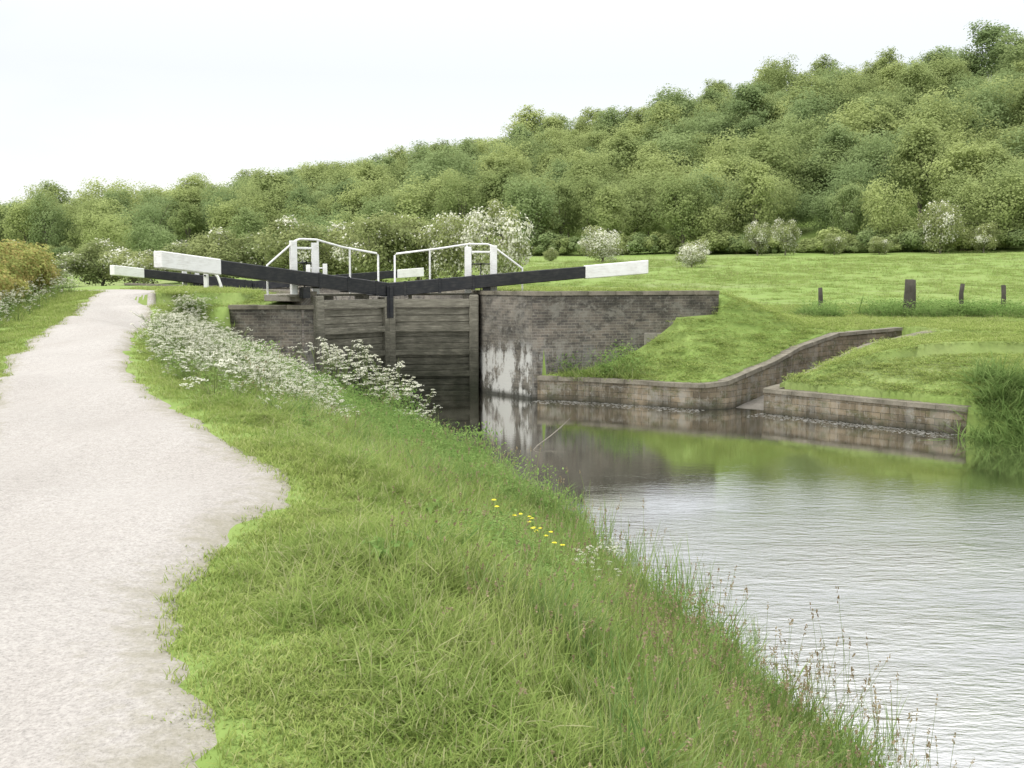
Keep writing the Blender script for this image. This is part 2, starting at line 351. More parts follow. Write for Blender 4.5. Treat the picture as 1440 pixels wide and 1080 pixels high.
def wall(name,pts,zb,th,mat,label,side=1,cop=True,ch=.11,step=.8,group=None,seed=1):
    r=np.random.default_rng(seed); P=resample(pts,.4)
    V,F,UV=strip(P,0,side*th,zb,P[:,2]); UV=UV+np.array([seed*3.17,0])
    root=obj(name,None,label=label,cat='wall',group=group)
    obj('wall_face',np_mesh('wall_face',V,F,[mat],uv=UV),root)
    if cop:
        Q=resample(pts,step); off=0;Vs=[];Fs=[]
        for a,b in zip(Q[:-1],Q[1:]):
            d=(b-a); L=np.linalg.norm(d[:2]); g=.006/L
            p0=a+d*g; p1=b-d*g; j=r.uniform(-.012,.012); pp=np.array([p0,p1])
            pp[:,2]+=.002
            v,f,_=strip(pp,side*(-.04+j),side*(th+.04+j),pp[:,2],pp[:,2]+ch+r.uniform(-.008,.012))
            Vs.append(v);Fs.append(f+off);off+=len(v)
        obj('coping',np_mesh('coping',np.concatenate(Vs),np.concatenate(Fs),[M['coping']]),root)
    return root
zc=2.86
wall('brick_wall',[(*Bp,zc),(*Cp,zc)],-1,.45,M['brickstain'],'angled brick lock wall streaked with white lime stains',seed=2)
wall('brick_wall',[(Cp[0],Cp[1]+.003,zc),(*Dp,zc)],-1,.45,M['brick'],'tall dark brick wing wall with flat stone coping',seed=3)
wall('brick_wall',[(-7.65,28.8,2.5),(Ap[0]+.0,28.97,2.5)],-1,.4,M['brick'],'dark brick wing wall behind white cow parsley',seed=4)
wall('lock_wall',[(*(Ap+50*AX),zc),(*(Ap+.02*AX),zc)][::-1],-1,.4,M['brick'],'brick lock chamber wall on the towpath side',side=1,seed=5)
wall('lock_wall',[(*(Bp+50*AX),zc),(*(Bp+.02*AX),zc)],-1,.4,M['brick'],'brick lock chamber wall on the field side',side=1,seed=6)
wall('stone_wall',[(x,y,z-.1) for x,y,z in LW],-1,.32,M['stonewall'],'low stone wall curving uphill beside grass bank',side=1,ch=.1,step=.7,seed=7)
wall('stone_wall',[(x,y,z-.1) for x,y,z in RW],-1,.32,M['stonewall'],'low stained stone wall holding the mown bank',side=1,ch=.1,step=.7,seed=8)
Lc=resample([p for p in LW[4:]],.6)[:,:2]; Rc=resample([p for p in RW[:5]][::-1],.6)[:,:2]
kk=30
def along_(C): return np.array([C[int(t*(len(C)-1))]*(1-(t*(len(C)-1))%1)+C[min(len(C)-1,int(t*(len(C)-1))+1)]*((t*(len(C)-1))%1) for t in np.linspace(0,1,kk)])
Li=along_(Lc); Ri=along_(Rc)
tz=np.linspace(0,1,kk); zz=-.12+1.3*tz**1.1
V=np.concatenate([np.column_stack([Li,zz]),np.column_stack([Ri,zz])])
F=np.array([(i,i+1,kk+i+1,kk+i) for i in range(kk-1)])
obj('spillway_floor',np_mesh('spillway_floor',V,F,[M['concrete']]),label='sloping concrete overflow channel between low walls',cat='channel',kind='structure')
def boxmesh(name,boxes,mat,bev=.01):
    bm=bmesh.new()
    for bx in boxes:
        x0,x1,y0,y1,a,b,c,d=bx
        v=[bm.verts.new(p) for p in ((x0,y0,a),(x1,y0,c),(x1,y1,c),(x0,y1,a),(x0,y0,b),(x1,y0,d),(x1,y1,d),(x0,y1,b))]
        for f in ((3,2,1,0),(4,5,6,7),(0,1,5,4),(1,2,6,5),(2,3,7,6),(3,0,4,7)): bm.faces.new([v[i] for i in f])
    if bev: bmesh.ops.bevel(bm,geom=bm.edges[:],offset=bev,segments=1,affect='EDGES')
    bmesh.ops.recalc_face_normals(bm,faces=bm.faces[:])
    me=bpy.data.meshes.new(name); bm.to_mesh(me); bm.free(); me.materials.append(mat); return me
def bx(x0,x1,y0,y1,z0,z1): return (x0,x1,y0,y1,z0,z1,z0,z1)
def tubes_mesh(name,lines,r,mat,sides=8):
    Vs=[];Fs=[];o=0
    for L in lines:
        v,f=tube(L,[r]*len(L),sides); Vs.append(v);Fs.append(f+o);o+=len(v)
    return np_mesh(name,np.concatenate(Vs),np.concatenate(Fs),[mat],smooth=True)
def lock_gate(M0,ang,side,Lb,zt_end,s_tip,gear,label,yr0=-.58,rs=0.,far=False):
    root=obj('lock_gate',None,label=label,cat='lock gate',group='timber lock gates with balance beams')
    root.location=(M0[0],M0[1],0); root.rotation_euler=(0,0,ang); sd=side
    def Y(a,b): return (min(a*sd,b*sd),max(a*sd,b*sd))
    r=random.Random(int(Lb*100))
    pl=[]; z=-.6
    while z<2.6:
        w=.205; j=r.uniform(-.015,.015); y0,y1=Y(-.05+j,.04+j); pl.append(bx(.2,2.36,y0,y1,z+.010,min(z+w,2.62))); z+=w
    for z0,h in ((-.15,.2),(.5,.15),(1.12,.15),(1.8,.17),(2.5,.24)):
        y0,y1=Y(.055,.17); pl.append(bx(.2,2.36,y0,y1,z0,z0+h))
    obj('gate_leaf',boxmesh('gate_leaf',pl,M['timber']),root)
    y0,y1=Y(-.16,.19)
    obj('mitre_post',boxmesh('mitre_post',[bx(.03,.215,y0,y1,-.6,2.79)],M['timber'],.02),root)
    obj('heel_post',boxmesh('heel_post',[bx(2.35,2.62,y0,y1,-.6,2.86)],M['timber'],.03),root)
    zb0,zt0=2.80,3.20
    def zz(x,a,b): return a+(b-a)*x/Lb
    ze_t=zt_end; ze_b=zt_end-.40
    y0,y1=Y(-.17,.17)
    xs=s_tip
    obj('balance_beam',boxmesh('balance_beam',[(-.02,xs-.003,y0,y1,zb0,zt0,zz(xs,zb0,ze_b)+.03,zz(xs,zt0,ze_t)-.02)],M['black'],.018),root)
    obj('beam_tip',boxmesh('beam_tip',[(xs,Lb,y0*1.12,y1*1.12,zz(xs,zb0,ze_b)+.01,zz(xs,zt0,ze_t),ze_b,ze_t)],M['white'],.02),root)
    a,b=Y(-.185,.185)
    for x in (.5,1.5,2.48):
        obj('iron_strap',boxmesh('iron_strap',[(x-.04,x+.04,a,b,zz(x,zb0,ze_b)-.02,zz(x,zt0,ze_t)+.012,zz(x,zb0,ze_b)-.02,zz(x,zt0,ze_t)+.012)],M['black'],.006),root)
    a,b=Y(.192,.22); obj('tie_bar',boxmesh('tie_bar',[bx(.06,.16,a,b,2.2,3.12)],M['black'],.006),root)
    obj('heel_bracket',boxmesh('heel_bracket',[bx(2.75,2.98,*Y(-.1,.1),2.8,3.1)],M['black'],.01),root)
    obj('walkway',boxmesh('walkway',[bx(.1,3.3,*Y(-.62,-.42),2.84,2.9),bx(.1,3.3,*Y(-.4,-.2),2.84,2.9),bx(.6,.7,*Y(-.6,-.05),2.74,2.838),bx(2.2,2.3,*Y(-.6,-.05),2.74,2.838)],M['timber'],.006),root)
    yr=yr0*sd; k=(zt_end-3.85)*.4; q=rs
    if not far:
        lines=[[(.22+q,yr,2.9),(.22+q,yr,4.0),(.28+q,yr,4.05),(1.5+q,yr,4.2),(2.4+q,yr,4.33+k),(2.95+q,yr,4.33+k),(3.1+q,yr,4.28+k),(4.0+q,yr,3.62+k),(4.0+q,yr,2.9)],
           [(1.25+q,yr,2.9),(1.25+q,yr,4.17)],[(2.35+q,yr,2.9),(2.35+q,yr,4.32+k)]]
        obj('railing',tubes_mesh('railing',lines,.028,M['white']),root)
    g0,g1=gear; a,b=Y(-.26,-.2); top=4.24 if not far else 3.95
    pg=[bx(g0,g0+.2,a,b,2.9,top+k),bx(g1,g1+.2,*Y(-.28,-.18),2.9,top+.04+k),bx(g0+.203,g1-.003,a+.01,b-.01,top-.18+k,top-.12+k)]
    gr=obj('paddle_gear',boxmesh('paddle_gear',pg,M['white'],.012),root)
    zc_=3.75; px=(g0+g1)/2+.1
    v,f=tube([(px,-.40*sd,zc_),(px,-.15*sd,zc_)],[.03,.03],10); v2,f2=tube([(px,-.2*sd,zc_),(px,-.25*sd,zc_)],[.08,.08],14)
    v3,f3=tube([(g0+.203,-.24*sd,zc_),(g1,-.24*sd,zc_)],[.018,.018],8)
    v4,f4=tube([(px,-.24*sd,2.9),(px,-.24*sd,3.75)],[.02,.02],6)
    Vs=np.concatenate([v,v2,v3,v4]); Fs=np.concatenate([f,f2+len(v),f3+len(v)+len(v2),f4+len(v)+len(v2)+len(v3)])
    obj('winding_spindle',np_mesh('winding_spindle',Vs,Fs,[M['black']]),gr)
    return root
aL=math.atan2(DL[1],DL[0]); aR=math.atan2(DR[1],DR[0])
lock_gate(Mp,aL,1,7.13,3.99,5.51,(2.25,2.95),'closed lock gate, black beam with white end, towpath side',-.24,-.12)
lock_gate(Mp+np.array([.03,0]),aR,-1,7.65,3.87,5.77,(2.25,3.0),'closed lock gate, black beam with white end, field side')
M2=np.array([-11.6,48.0])
lock_gate(M2,aL,1,6.6,3.85,5.3,(2.55,3.15),'farther lock gate with white beam end near towpath',far=True)
lock_gate(M2+np.array([.03,0]),aR,-1,7.6,3.8,6.4,(2.3,3.05),'farther lock gate with white beam end beyond railings',far=True)
def slab(name,c,rot,size,mat,label,cat):
    x,y,z=size
    o=obj(name,boxmesh(name,[bx(-x/2,x/2,-y/2,y/2,0,z)],mat,.02),label=label,cat=cat); o.location=c; o.rotation_euler=(0,0,rot); return o
slab('stone_slab',(-5.95,29.95,2.7),-.43,(1.3,1.5,.2),M['slab'],'pale stone slab on lockside beside the gate','stone slab')
dw=(Dp-Cp)/np.linalg.norm(Dp-Cp); nw=np.array([-dw[1],dw[0]])
for t,zb,wd_,hh in ((3.9,1.42,.95,.36),(4.6,1.79,.75,.30)):
    c=Cp+dw*t+nw*.115
    slab('stone_block',(c[0],c[1],zb),math.atan2(dw[1],dw[0]),(wd_,.25,hh),M['slab'],'pale stone block set into the brick wall','stone block')
def gearstand(x,y,label,s=1.):
    z=float(Hf(np.array([x]),np.array([y]))[0]); e=obj('paddle_stand',None,label=label,cat='lock paddle stand'); e.location=(x,y,z-.05); e.scale=(s,s,s)
    obj('stand_post',boxmesh('stand_post',[bx(-.08,.08,-.09,.09,0,.86),bx(-.13,.13,-.13,.13,.862,.95)],M['white'],.015),e)
    P=[(.09,0,.8),(.3,0,.74),(.46,0,.56),(.55,0,.3),(.62,0,.0)]; v,f=tube(P,[.06,.06,.055,.055,.07],10); obj('curved_arm',np_mesh('curved_arm',v,f,[M['white']],smooth=True),e)
    v,f=tube([(0,-.2,.6),(0,.2,.6)],[.035,.035],10); obj('spindle',np_mesh('spindle',v,f,[M['black']],smooth=True),e)
gearstand(-10.9,38.2,'white iron paddle stand with curved arm on lockside',.9)
gearstand(-9.3,39.5,'smaller white paddle stand beside the lock chamber',.7)
def twig():
    e=obj('fallen_branch',None,label='thin dead branch poking out of the canal water',cat='branch')
    e.location=(.25,20.3,0)
    v,f=tube([(0,0,-.15),(.25,.5,.06),(.55,1.2,.16),(.85,1.9,.30),(1.0,2.5,.34)],[.015,.013,.011,.008,.004],6); obj('stem',np_mesh('stem',v,f,[M['bark']],smooth=True),e)
    v,f=tube([(.55,1.2,.16),(.75,1.3,.3),(.85,1.35,.42)],[.007,.005,.003],5); obj('side_twig',np_mesh('side_twig',v,f,[M['bark']],smooth=True),e)
twig()
# ------------------------------------------------------------------ fence posts
def fpost(x,y,h,w,label,seed):
    r=np.random.default_rng(seed); z=float(Hf(np.array([x]),np.array([y]))[0])
    P=[(0,0,-.2),(.01,0,h*.3),(.0,.02,h*.7),(r.uniform(-.04,.04),0,h),(r.uniform(-.04,.04),0,h+.02)]
    v,f=tube(P,[w*.5,w*.52,w*.47,w*.45,.01],9); v[:,:2]+=r.normal(0,w*.03,(len(v),2))
    me=np_mesh('fence_post',v,f,[M['post']]); o=obj('fence_post',me,label=label,cat='fence post',group='old timber posts along the field edge'); o.location=(x,y,z)
fpost(15.1,40.6,1.42,.44,'thick dark weathered timber post in field',1)
for i,(x,y,h) in enumerate([(17.3,41.2,1.25),(19.3,42.0,1.2),(12.0,41.6,1.1)]): fpost(x,y,h,.19,'thin leaning timber fence post in rough grass',10+i)
# ------------------------------------------------------------------ foliage sources
def crown(name,seed,rx,ry,rz,zc,nl,n,size,mats,bl=0.,blow=-.55,jit=.55,lob=(.26,.42),rr_=(.3,.82),nq=(.55,.8),fuzz=(.6,1.16)):
    r=np.random.default_rng(seed)
    d=r.normal(size=(nl*3,3)); d/=np.linalg.norm(d,axis=1,keepdims=True); d=d[d[:,2]>blow][:nl]; nl=len(d)
    rad=r.uniform(rr_[0],rr_[1],nl)[:,None]; C=d*rad*np.array([rx,ry,rz]); R=r.uniform(lob[0],lob[1],nl)*min(rx,rz*1.1)
    prob=R**2/np.sum(R**2); L=r.choice(nl,n,p=prob)
    q=r.normal(size=(n,3))+d[L]*.75+np.array([0,0,.25]); q/=np.linalg.norm(q,axis=1,keepdims=True)
    rr=R[L]*r.uniform(fuzz[0],fuzz[1],n)*(1+.18*np.sin(q[:,0]*7+L)*np.sin(q[:,2]*6+L*2))
    P=C[L]+q*rr[:,None]*np.array([1,1,.95]); P[:,2]+=zc
    out=(P-np.array([0,0,zc]))/np.array([rx,ry,rz])
    V,F=quads(P,q*nq[0]+out*nq[1]+np.array([0,0,.35])+r.normal(size=(n,3))*jit,size*r.uniform(.6,1.4,n),r)
    lt=r.uniform(0,1,nl); tint=np.clip(lt[L]*.4+r.uniform(0,1,n)*.35+.3*np.clip((P[:,2]-zc)/rz*.5+.5,0,1),0,1)  # tint rises with height, painting shade into the crown's underside
    mi=np.zeros(n,int)
    if bl>0:
        lb=r.uniform(0,1,nl)<bl*1.3; mi=((r.uniform(0,1,n)<np.where(lb[L],.7,bl*.3))).astype(int)
    me=np_mesh(name,V,F,mats,mi=mi,attrs={'tint':np.repeat(tint,4)})
    return me,C+np.array([0,0,zc]),R
def trunk(name,seed,C,r0,zb,nlimb=7):
    r=np.random.default_rng(seed); parts=[]
    P=[(0,0,-.5),(r.normal()*.1,0,zb*.4),(0,r.normal()*.15,zb*.8),(0,0,zb*1.4)]
    v,f=tube(P,[r0*1.3,r0,r0*.8,r0*.35]); parts.append((v,f,0,{}))
    for i in r.choice(len(C),min(nlimb,len(C)),replace=False):
        s=np.array([0,0,zb*r.uniform(.55,1.1)]); e=C[i]; m=(s+e)/2+np.array([0,0,.1*zb])
        v,f=tube([s,m,e],[r0*.45,r0*.28,r0*.08],5); parts.append((v,f,0,{}))
    V,F,mi,A=cat_parts(parts); return np_mesh(name,V,F,[M['bark']],smooth=True)
def scatter(name,pts,rot,scl,vid,meshes,label,cat):
    me=bpy.data.meshes.new(name); n=len(pts); me.vertices.add(n); me.vertices.foreach_set('co',np.asarray(pts,np.float32).ravel())
    me.attributes.new('rot','FLOAT_VECTOR','POINT').data.foreach_set('vector',np.asarray(rot,np.float32).ravel())
    me.attributes.new('scl','FLOAT_VECTOR','POINT').data.foreach_set('vector',np.asarray(scl,np.float32).ravel())
    me.attributes.new('vid','INT','POINT').data.foreach_set('value',np.asarray(vid,np.int32))
    c=bpy.data.collections.new(name+'_kinds')
    for i,m in enumerate(meshes):
        o=bpy.data.objects.new('%s_kind_%02d'%(name,i),m); c.objects.link(o)
    ng=bpy.data.node_groups.new(name+'_nodes','GeometryNodeTree')
    ng.interface.new_socket('Geometry',in_out='INPUT',socket_type='NodeSocketGeometry'); ng.interface.new_socket('Geometry',in_out='OUTPUT',socket_type='NodeSocketGeometry')
    gi=ng.nodes.new('NodeGroupInput'); go=ng.nodes.new('NodeGroupOutput'); ip=ng.nodes.new('GeometryNodeInstanceOnPoints')
    ci=ng.nodes.new('GeometryNodeCollectionInfo'); ci.inputs['Collection'].default_value=c
    ci.inputs['Separate Children'].default_value=True; ci.inputs['Reset Children'].default_value=True
    def na(nm,t):
        a=ng.nodes.new('GeometryNodeInputNamedAttribute'); a.data_type=t; a.inputs['Name'].default_value=nm; return a.outputs['Attribute']
    ng.links.new(gi.outputs[0],ip.inputs['Points']); ng.links.new(ci.outputs[0],ip.inputs['Instance']); ip.inputs['Pick Instance'].default_value=True
    ng.links.new(na('vid','INT'),ip.inputs['Instance Index']); ng.links.new(na('rot','FLOAT_VECTOR'),ip.inputs['Rotation']); ng.links.new(na('scl','FLOAT_VECTOR'),ip.inputs['Scale'])
    ng.links.new(ip.outputs[0],go.inputs[0])
    o=obj(name,me,label=label,cat=cat,kind='stuff'); md=o.modifiers.new('scatter','NODES'); md.node_group=ng
    return o
# ---- woodland
TM=[]
for k in range(7):
    rx=[4.8,4.2,5.6,4.7,5.3,3.9,4.9][k]; rz=[6.0,6.6,5.4,6.2,5.2,6.6,6.8][k]; zc_=[6.6,7.2,6.2,6.8,6.0,7.2,7.4][k]
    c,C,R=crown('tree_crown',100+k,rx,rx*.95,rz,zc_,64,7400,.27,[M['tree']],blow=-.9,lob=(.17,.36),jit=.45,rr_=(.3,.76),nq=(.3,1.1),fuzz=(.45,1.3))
    TM.append((c,trunk('tree_trunk',200+k,C,.22,zc_*.6,10)))
pts=[]; r=np.random.default_rng(5)
cell=8.6
for iu in range(0,22):
    for ix in range(-38,28):
        x=ix*cell+r.uniform(-3.8,3.8); u_=iu*cell*.88+r.uniform(-3.4,3.4); y=190-.45*x+u_+3
        if y<100 or abs(x)/y>.57: continue
        if iu<1 and r.uniform()<.08: continue
        pts.append((x,y,u_))
pts=np.array(pts); z=Hf(pts[:,0],pts[:,1])
order=np.argsort(pts[:,2]+ .12*pts[:,1]); pts=pts[order]; z=z[order]
nfront=110
grp='woodland trees along the foot of the hill'
tmpl={}
def place_tree(kind,meshpair,x,y,z,s,rot,label,cat,group,nm='tree',tn='trunk',cn='crown'):
    e=bpy.data.objects.new(nm,None); COL.objects.link(e); e['label']=label; e['category']=cat; e['group']=group
    e.location=(x,y,z); e.rotation_euler=(0,0,rot); e.scale=s
    if kind not in tmpl:
        a=bpy.data.objects.new(tn,meshpair[1]); b=bpy.data.objects.new(cn,meshpair[0]); tmpl[kind]=(a,b)
    else:
        a=tmpl[kind][0].copy(); b=tmpl[kind][1].copy()
    for o in (a,b): o.parent=e; COL.objects.link(o)
for i in range(nfront):
    k=int(r.integers(0,7)); s=np.clip(r.normal(1.08,.17),.75,1.5); x,y=pts[i,:2]; w_=r.uniform(.95,1.25)
    place_tree(('t',k),TM[k],x,y,z[i]-.6,(s*w_,s*w_*r.uniform(.9,1.1),s),r.uniform(0,6.28),'broadleaf tree in fresh green leaf at wood edge','tree',grp,'broadleaf_tree')
for (x,y,s) in [(-13.5,92,.55),(-17.5,95,.6),(-8.5,96,.6),(-24,98,.52),(-33,100,.5),(-39,104,.5)]:
    k=int(r.integers(0,7)); z0=float(Hf(np.array([x]),np.array([y]))[0]); place_tree(('t',k),TM[k],x,y,z0-.4,(s*1.2,s*1.2,s),r.uniform(0,6.28),'fresh green tree rising above the thorn scrub','tree','small trees beyond the lock','broadleaf_tree')
rest=pts[nfront:]; zr=z[nfront:]; n=len(rest)
s=np.clip(r.normal(1.12,.2,n),.75,1.7); w_=r.uniform(1.,1.35,n)
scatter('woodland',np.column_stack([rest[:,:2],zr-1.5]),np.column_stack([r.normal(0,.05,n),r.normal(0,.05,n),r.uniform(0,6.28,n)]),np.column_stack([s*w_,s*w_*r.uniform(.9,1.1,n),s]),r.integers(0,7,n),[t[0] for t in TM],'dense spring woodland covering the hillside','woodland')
us=[]
for k in range(3):
    c,C,R=crown('shrub_crown',300+k,2.6,2.6,1.9,1.6,26,2400,.26,[M['tree']],blow=-.4); us.append(c)
ux=r.uniform(-150,110,240); uy=190-.45*ux+r.uniform(-2,3,240); keep=np.abs(ux)/uy<.6; ux=ux[keep];uy=uy[keep]; n=len(ux); s=r.uniform(.6,1.4,n)
scatter('undergrowth',np.column_stack([ux,uy,Hf(ux,uy)-.3]),np.column_stack([np.zeros(n),np.zeros(n),r.uniform(0,6.28,n)]),np.column_stack([s,s,s*.9]),r.integers(0,3,n),us,'low green scrub along the edge of the wood','undergrowth')
# ---- hawthorns
HM=[]
for k,bl in enumerate((.5,.26,.09,.02)):
    c,C,R=crown('hawthorn_crown',400+k,2.6,2.5,2.6,2.7,44,7500,.17,[M['thorn'],M['blossom']],bl=bl,blow=-.95,jit=.7,lob=(.2,.36),fuzz=(.5,1.25))
    HM.append((c,trunk('hawthorn_trunk',450+k,C,.12,1.6,12)))
def haw(x,y,h,w,k,label,cat='hawthorn tree',group=None):
    z0=float(Hf(np.array([x]),np.array([y]))[0]); s=(w/5.4,w/5.4,h/5.4)
    place_tree(('h',k),HM[k],x,y,z0-.25,s,random.uniform(0,6.28),label,cat,group or 'hawthorns in white blossom','hawthorn_tree')
haw(-1.0,70,6.3,5.0,0,'large hawthorn covered in white blossom behind lock')
haw(-4.0,73,5.8,4.8,1,'hawthorn with patchy white blossom behind railings')
haw(11.7,140,5.2,6.8,0,'rounded hawthorn in white blossom at field edge')
haw(19.4,115,3.4,4.2,0,'small round hawthorn in white blossom in field')
haw(37.5,164,6,5,1,'pale blossoming hawthorn against the wood'); haw(41.5,163,6.4,5,1,'pale blossoming hawthorn against the wood')
haw(62.5,157,8.8,7,1,'tall hawthorn with white blossom at wood edge')
haw(68,155,5,5,2,'green hawthorn with little blossom at wood edge')
haw(48,160,3.6,4,2,'small green thorn bush at field edge'); haw(5.5,150,2.2,2.6,3,'small green bush in the field')
haw(54,158,3,4,2,'low pale thorn bush beside the wood')
for i,(x,y,h,w,k) in enumerate([(-6.6,76,5.4,5.6,2),(-9.6,74,5.6,6,2),(-12.6,78,4.8,6,3),(-15.6,76,5.2,6,3),(-18.6,80,4.2,6,2),(-21.5,78,4.4,5.6,3),(-24.5,80,3.5,5.6,3),(-27.5,78,3.4,5.2,1),(-30.5,80,3.9,5.6,3),(-33.5,78,3.1,5.6,1),(-37,80,3.8,5.6,3)]):
    haw(x,y,h,w,k,'scrubby thorn bush with grey green leaves and blossom' if k>1 else 'low hawthorn flecked with white blossom',group='thorn scrub beyond the lock')
# ---- hedge
HG=[]
for k in range(2):
    c,C,R=crown('hedge_crown',500+k,1.9,1.8,1.15,.95,44,11000,.08,[M['hedge'],M['hedgegreen']],bl=.55,blow=-.7,jit=.5,lob=(.24,.36),rr_=(.4,.72),nq=(.4,1.))
    HG.append((c,trunk('hedge_stem',520+k,C,.05,.6,9)))
for i,(x,y,s) in enumerate([(-12.1,19.8,.9),(-12.8,22.4,.95),(-13.5,24.9,1.),(-14.2,27.4,1.04),(-14.9,29.9,1.04),(-15.5,32.4,1.04),(-16.2,34.8,1.02)]):
    z0=float(Hf(np.array([x]),np.array([y]))[0]); place_tree(('g',i%2),HG[i%2],x,y,z0-.15,(s,s,s*.9),i*1.3,'rounded hedge bush with bronze new leaves','hedge','hedge bushes beside the towpath','hedge_bush','stem','crown')
# ------------------------------------------------------------------ grasses
def blades(seed,n,rad,h,w,lean,mi=0,curve=.5,hv=.4):
    r=np.random.default_rng(seed); a=r.uniform(0,6.28,n); q=rad*np.sqrt(r.uniform(0,1,n)); base=np.stack([q*np.cos(a),q*np.sin(a),np.full(n,-.03)],1)
    th=r.uniform(0,6.28,n); d=np.stack([np.cos(th),np.sin(th),np.zeros(n)],1); s=np.stack([-np.sin(th),np.cos(th),np.zeros(n)],1)
    hh=h*r.uniform(1-hv,1+hv,n); ln=lean*r.uniform(.2,1.2,n)*hh; V=[];al=[]
    for t,ww in ((0,.8),(.4,1.),(.75,.7),(1.,.06)):
        c=base+d*(ln*(t**(1+curve)))[:,None]; c[:,2]+=hh*(t-.25*lean*t*t)
        V+= [c-s*w*ww*.5,c+s*w*ww*.5]; al+=[np.full(n,t)]*2
    V=np.stack(V,1).reshape(-1,3); al=np.stack(al,1).ravel(); o=np.arange(n)[:,None]*8
    F=np.concatenate([o+np.array([k,k+1,k+3,k+2]) for k in (0,2,4)]); tint=np.repeat(r.uniform(0,1,n),8)
    return (V,F,mi,{'tint':tint,'along':al})
def stalks(seed,n,rad,h,head,mi_s,mi_h,fat=.25,tr=.0016):
    r=np.random.default_rng(seed); out=[]
    for i in range(n):
        a=r.uniform(0,6.28); q=rad*r.uniform(); b=np.array([q*math.cos(a),q*math.sin(a),0]); hh=h*r.uniform(.6,1.2); l=r.normal(0,.14,2)*hh
        top=b+np.array([l[0],l[1],hh]); m=(b+top)/2+np.array([0,0,.02]); v,f=tube([b,m,top],[tr,tr*.9,tr*.7],3); out.append((v,f,mi_s,{}))
        k=10; t=r.uniform(0,1,k)[:,None]; dirn=(top-m)/np.linalg.norm(top-m); C=top+dirn*t*head+r.normal(0,head*.09,(k,3)); v,f=quads(C,r.normal(size=(k,3)),head*fat,r); out.append((v,f,mi_h,{'tint':np.full(len(v),r.uniform())}))
    return out
def mkclump(name,parts,mats):
    V,F,mi,A=cat_parts(parts); return np_mesh(name,V,F,mats,mi=mi,attrs=A)
GR=[mkclump('grass_tuft',[blades(600+k,66,.2,.15,.006,1.0),blades(610+k,12,.22,.30,.0045,.6)],[M['grass']]) for k in range(5)]
GR+= [mkclump('seeding_grass',[blades(620+k,60,.2,.17,.006,.9)]+stalks(640+k,6,.22,.38,.042,0,1,.3,.0018),[M['grass'],M['dry']]) for k in range(3)]
GR+= [mkclump('bold_grass',[blades(660+k,40,.16,.27,.010,.9)],[M['reed']]) for k in range(2)]
def herb(seed,n,rad,h,sz):
    r=np.random.default_rng(seed); C=np.column_stack([r.normal(0,rad*.5,n),r.normal(0,rad*.5,n),r.uniform(.05,h,n)]); q=np.column_stack([r.normal(0,.6,n),r.normal(0,.6,n),np.ones(n)])
    V,F=quads(C,q,sz*r.uniform(.6,1.3,n),r,.6); return (V,F,0,{'tint':np.repeat(r.uniform(0,1,n),4)})
GR+= [mkclump('leafy_herb',[herb(680+k,200,.24,.30,.034)],[M['herb']]) for k in range(2)]
def rosette(seed):
    r=np.random.default_rng(seed); Vs=[]
    for i in range(9):
        a=r.uniform(0,6.28); L=r.uniform(.10,.18); w=L*.14; d=np.array([math.cos(a),math.sin(a),0]); s=np.array([-d[1],d[0],0])
        for t0,t1,z0,z1,w0,w1 in ((0,.5,.05,.14,.35,1.),(.5,1.,.14,.10,1.,.08)):
            Vs.append([d*L*t0-s*w*w0+[0,0,z0],d*L*t0+s*w*w0+[0,0,z0],d*L*t1+s*w*w1+[0,0,z1],d*L*t1-s*w*w1+[0,0,z1]])
    V=np.array(Vs).reshape(-1,3); return (V,np.arange(len(V)).reshape(-1,4),0,{'tint':np.repeat(r.uniform(0,1,9),8)})
GR+= [mkclump('broad_weed',[rosette(690+k),herb(695+k,30,.14,.2,.05)],[M['herb']]) for k in range(2)]
LG=[mkclump('lawn_tuft',[blades(700+k,70,.25,.075,.010,1.)],[M['lawn']]) for k in range(4)]
def prx(y): return np.interp(y,PRy,PRx)
def plx(y): return np.interp(y,PLy,PLx)
def sample(n,x0,x1,y0,y1):
    x=r.uniform(x0,x1,n); y=r.uniform(y0,y1,n); z,d,ins=Hf(x,y,True); return x,y,z,d,ins
def tilt(n,a=.12): return np.column_stack([r.normal(0,a,n),r.normal(0,a,n),r.uniform(0,6.28,n)])
X=[]
for (y0,y1,dens) in ((1.8,6,100),(6,10,78),(10,16,50),(16,22,34),(22,29.5,24)):
    n=int((y1-y0)*15*dens); x,y,z,d,ins=sample(n,-11.5,3.5,y0,y1)
    ok=(~ins)&(d>.02)&(x>prx(y)+.5+.12*np.sin(y*3.1)+.1*np.sin(y*7.7))&(x>-.52*y-1.)&(z>-.1)&~((y>28.3)&(x<-5)&(x>-8.2))
    X.append(np.column_stack([x,y,z,d])[ok])
X=np.concatenate(X); n=len(X); pd=X[:,0]-prx(X[:,1])
edge=np.clip((pd-.4+r.normal(0,.2,n))/1.6,0,1)
wet=np.clip(1-X[:,3]/.8,0,1)
patch=.5+.5*np.sin(X[:,0]*1.9+X[:,1]*.8)*np.sin(X[:,1]*1.1-X[:,0]*.7)
patch2=.5+.5*np.sin(X[:,0]*4.3+X[:,1]*2.2+1)*np.sin(X[:,1]*3.7-X[:,0]*2.9)
h=(.28+.72*edge)*(1+.7*wet)*(.45+.55*patch+.45*patch2)*r.uniform(.6,1.4,n)
wd=np.interp(X[:,1],[2,8,16,28],[.85,1.05,1.35,1.8])
vid=r.integers(0,5,n); q=r.uniform(size=n)
nr=np.clip((X[:,0]-.2)/1.2,0,1)*(X[:,1]<9.5)
vid=np.where((q<.06+.26*nr)&(edge>.5),r.integers(5,8,n),vid)
vid=np.where((q>.86-.3*wet)&(edge>.7),r.integers(8,10,n),vid)
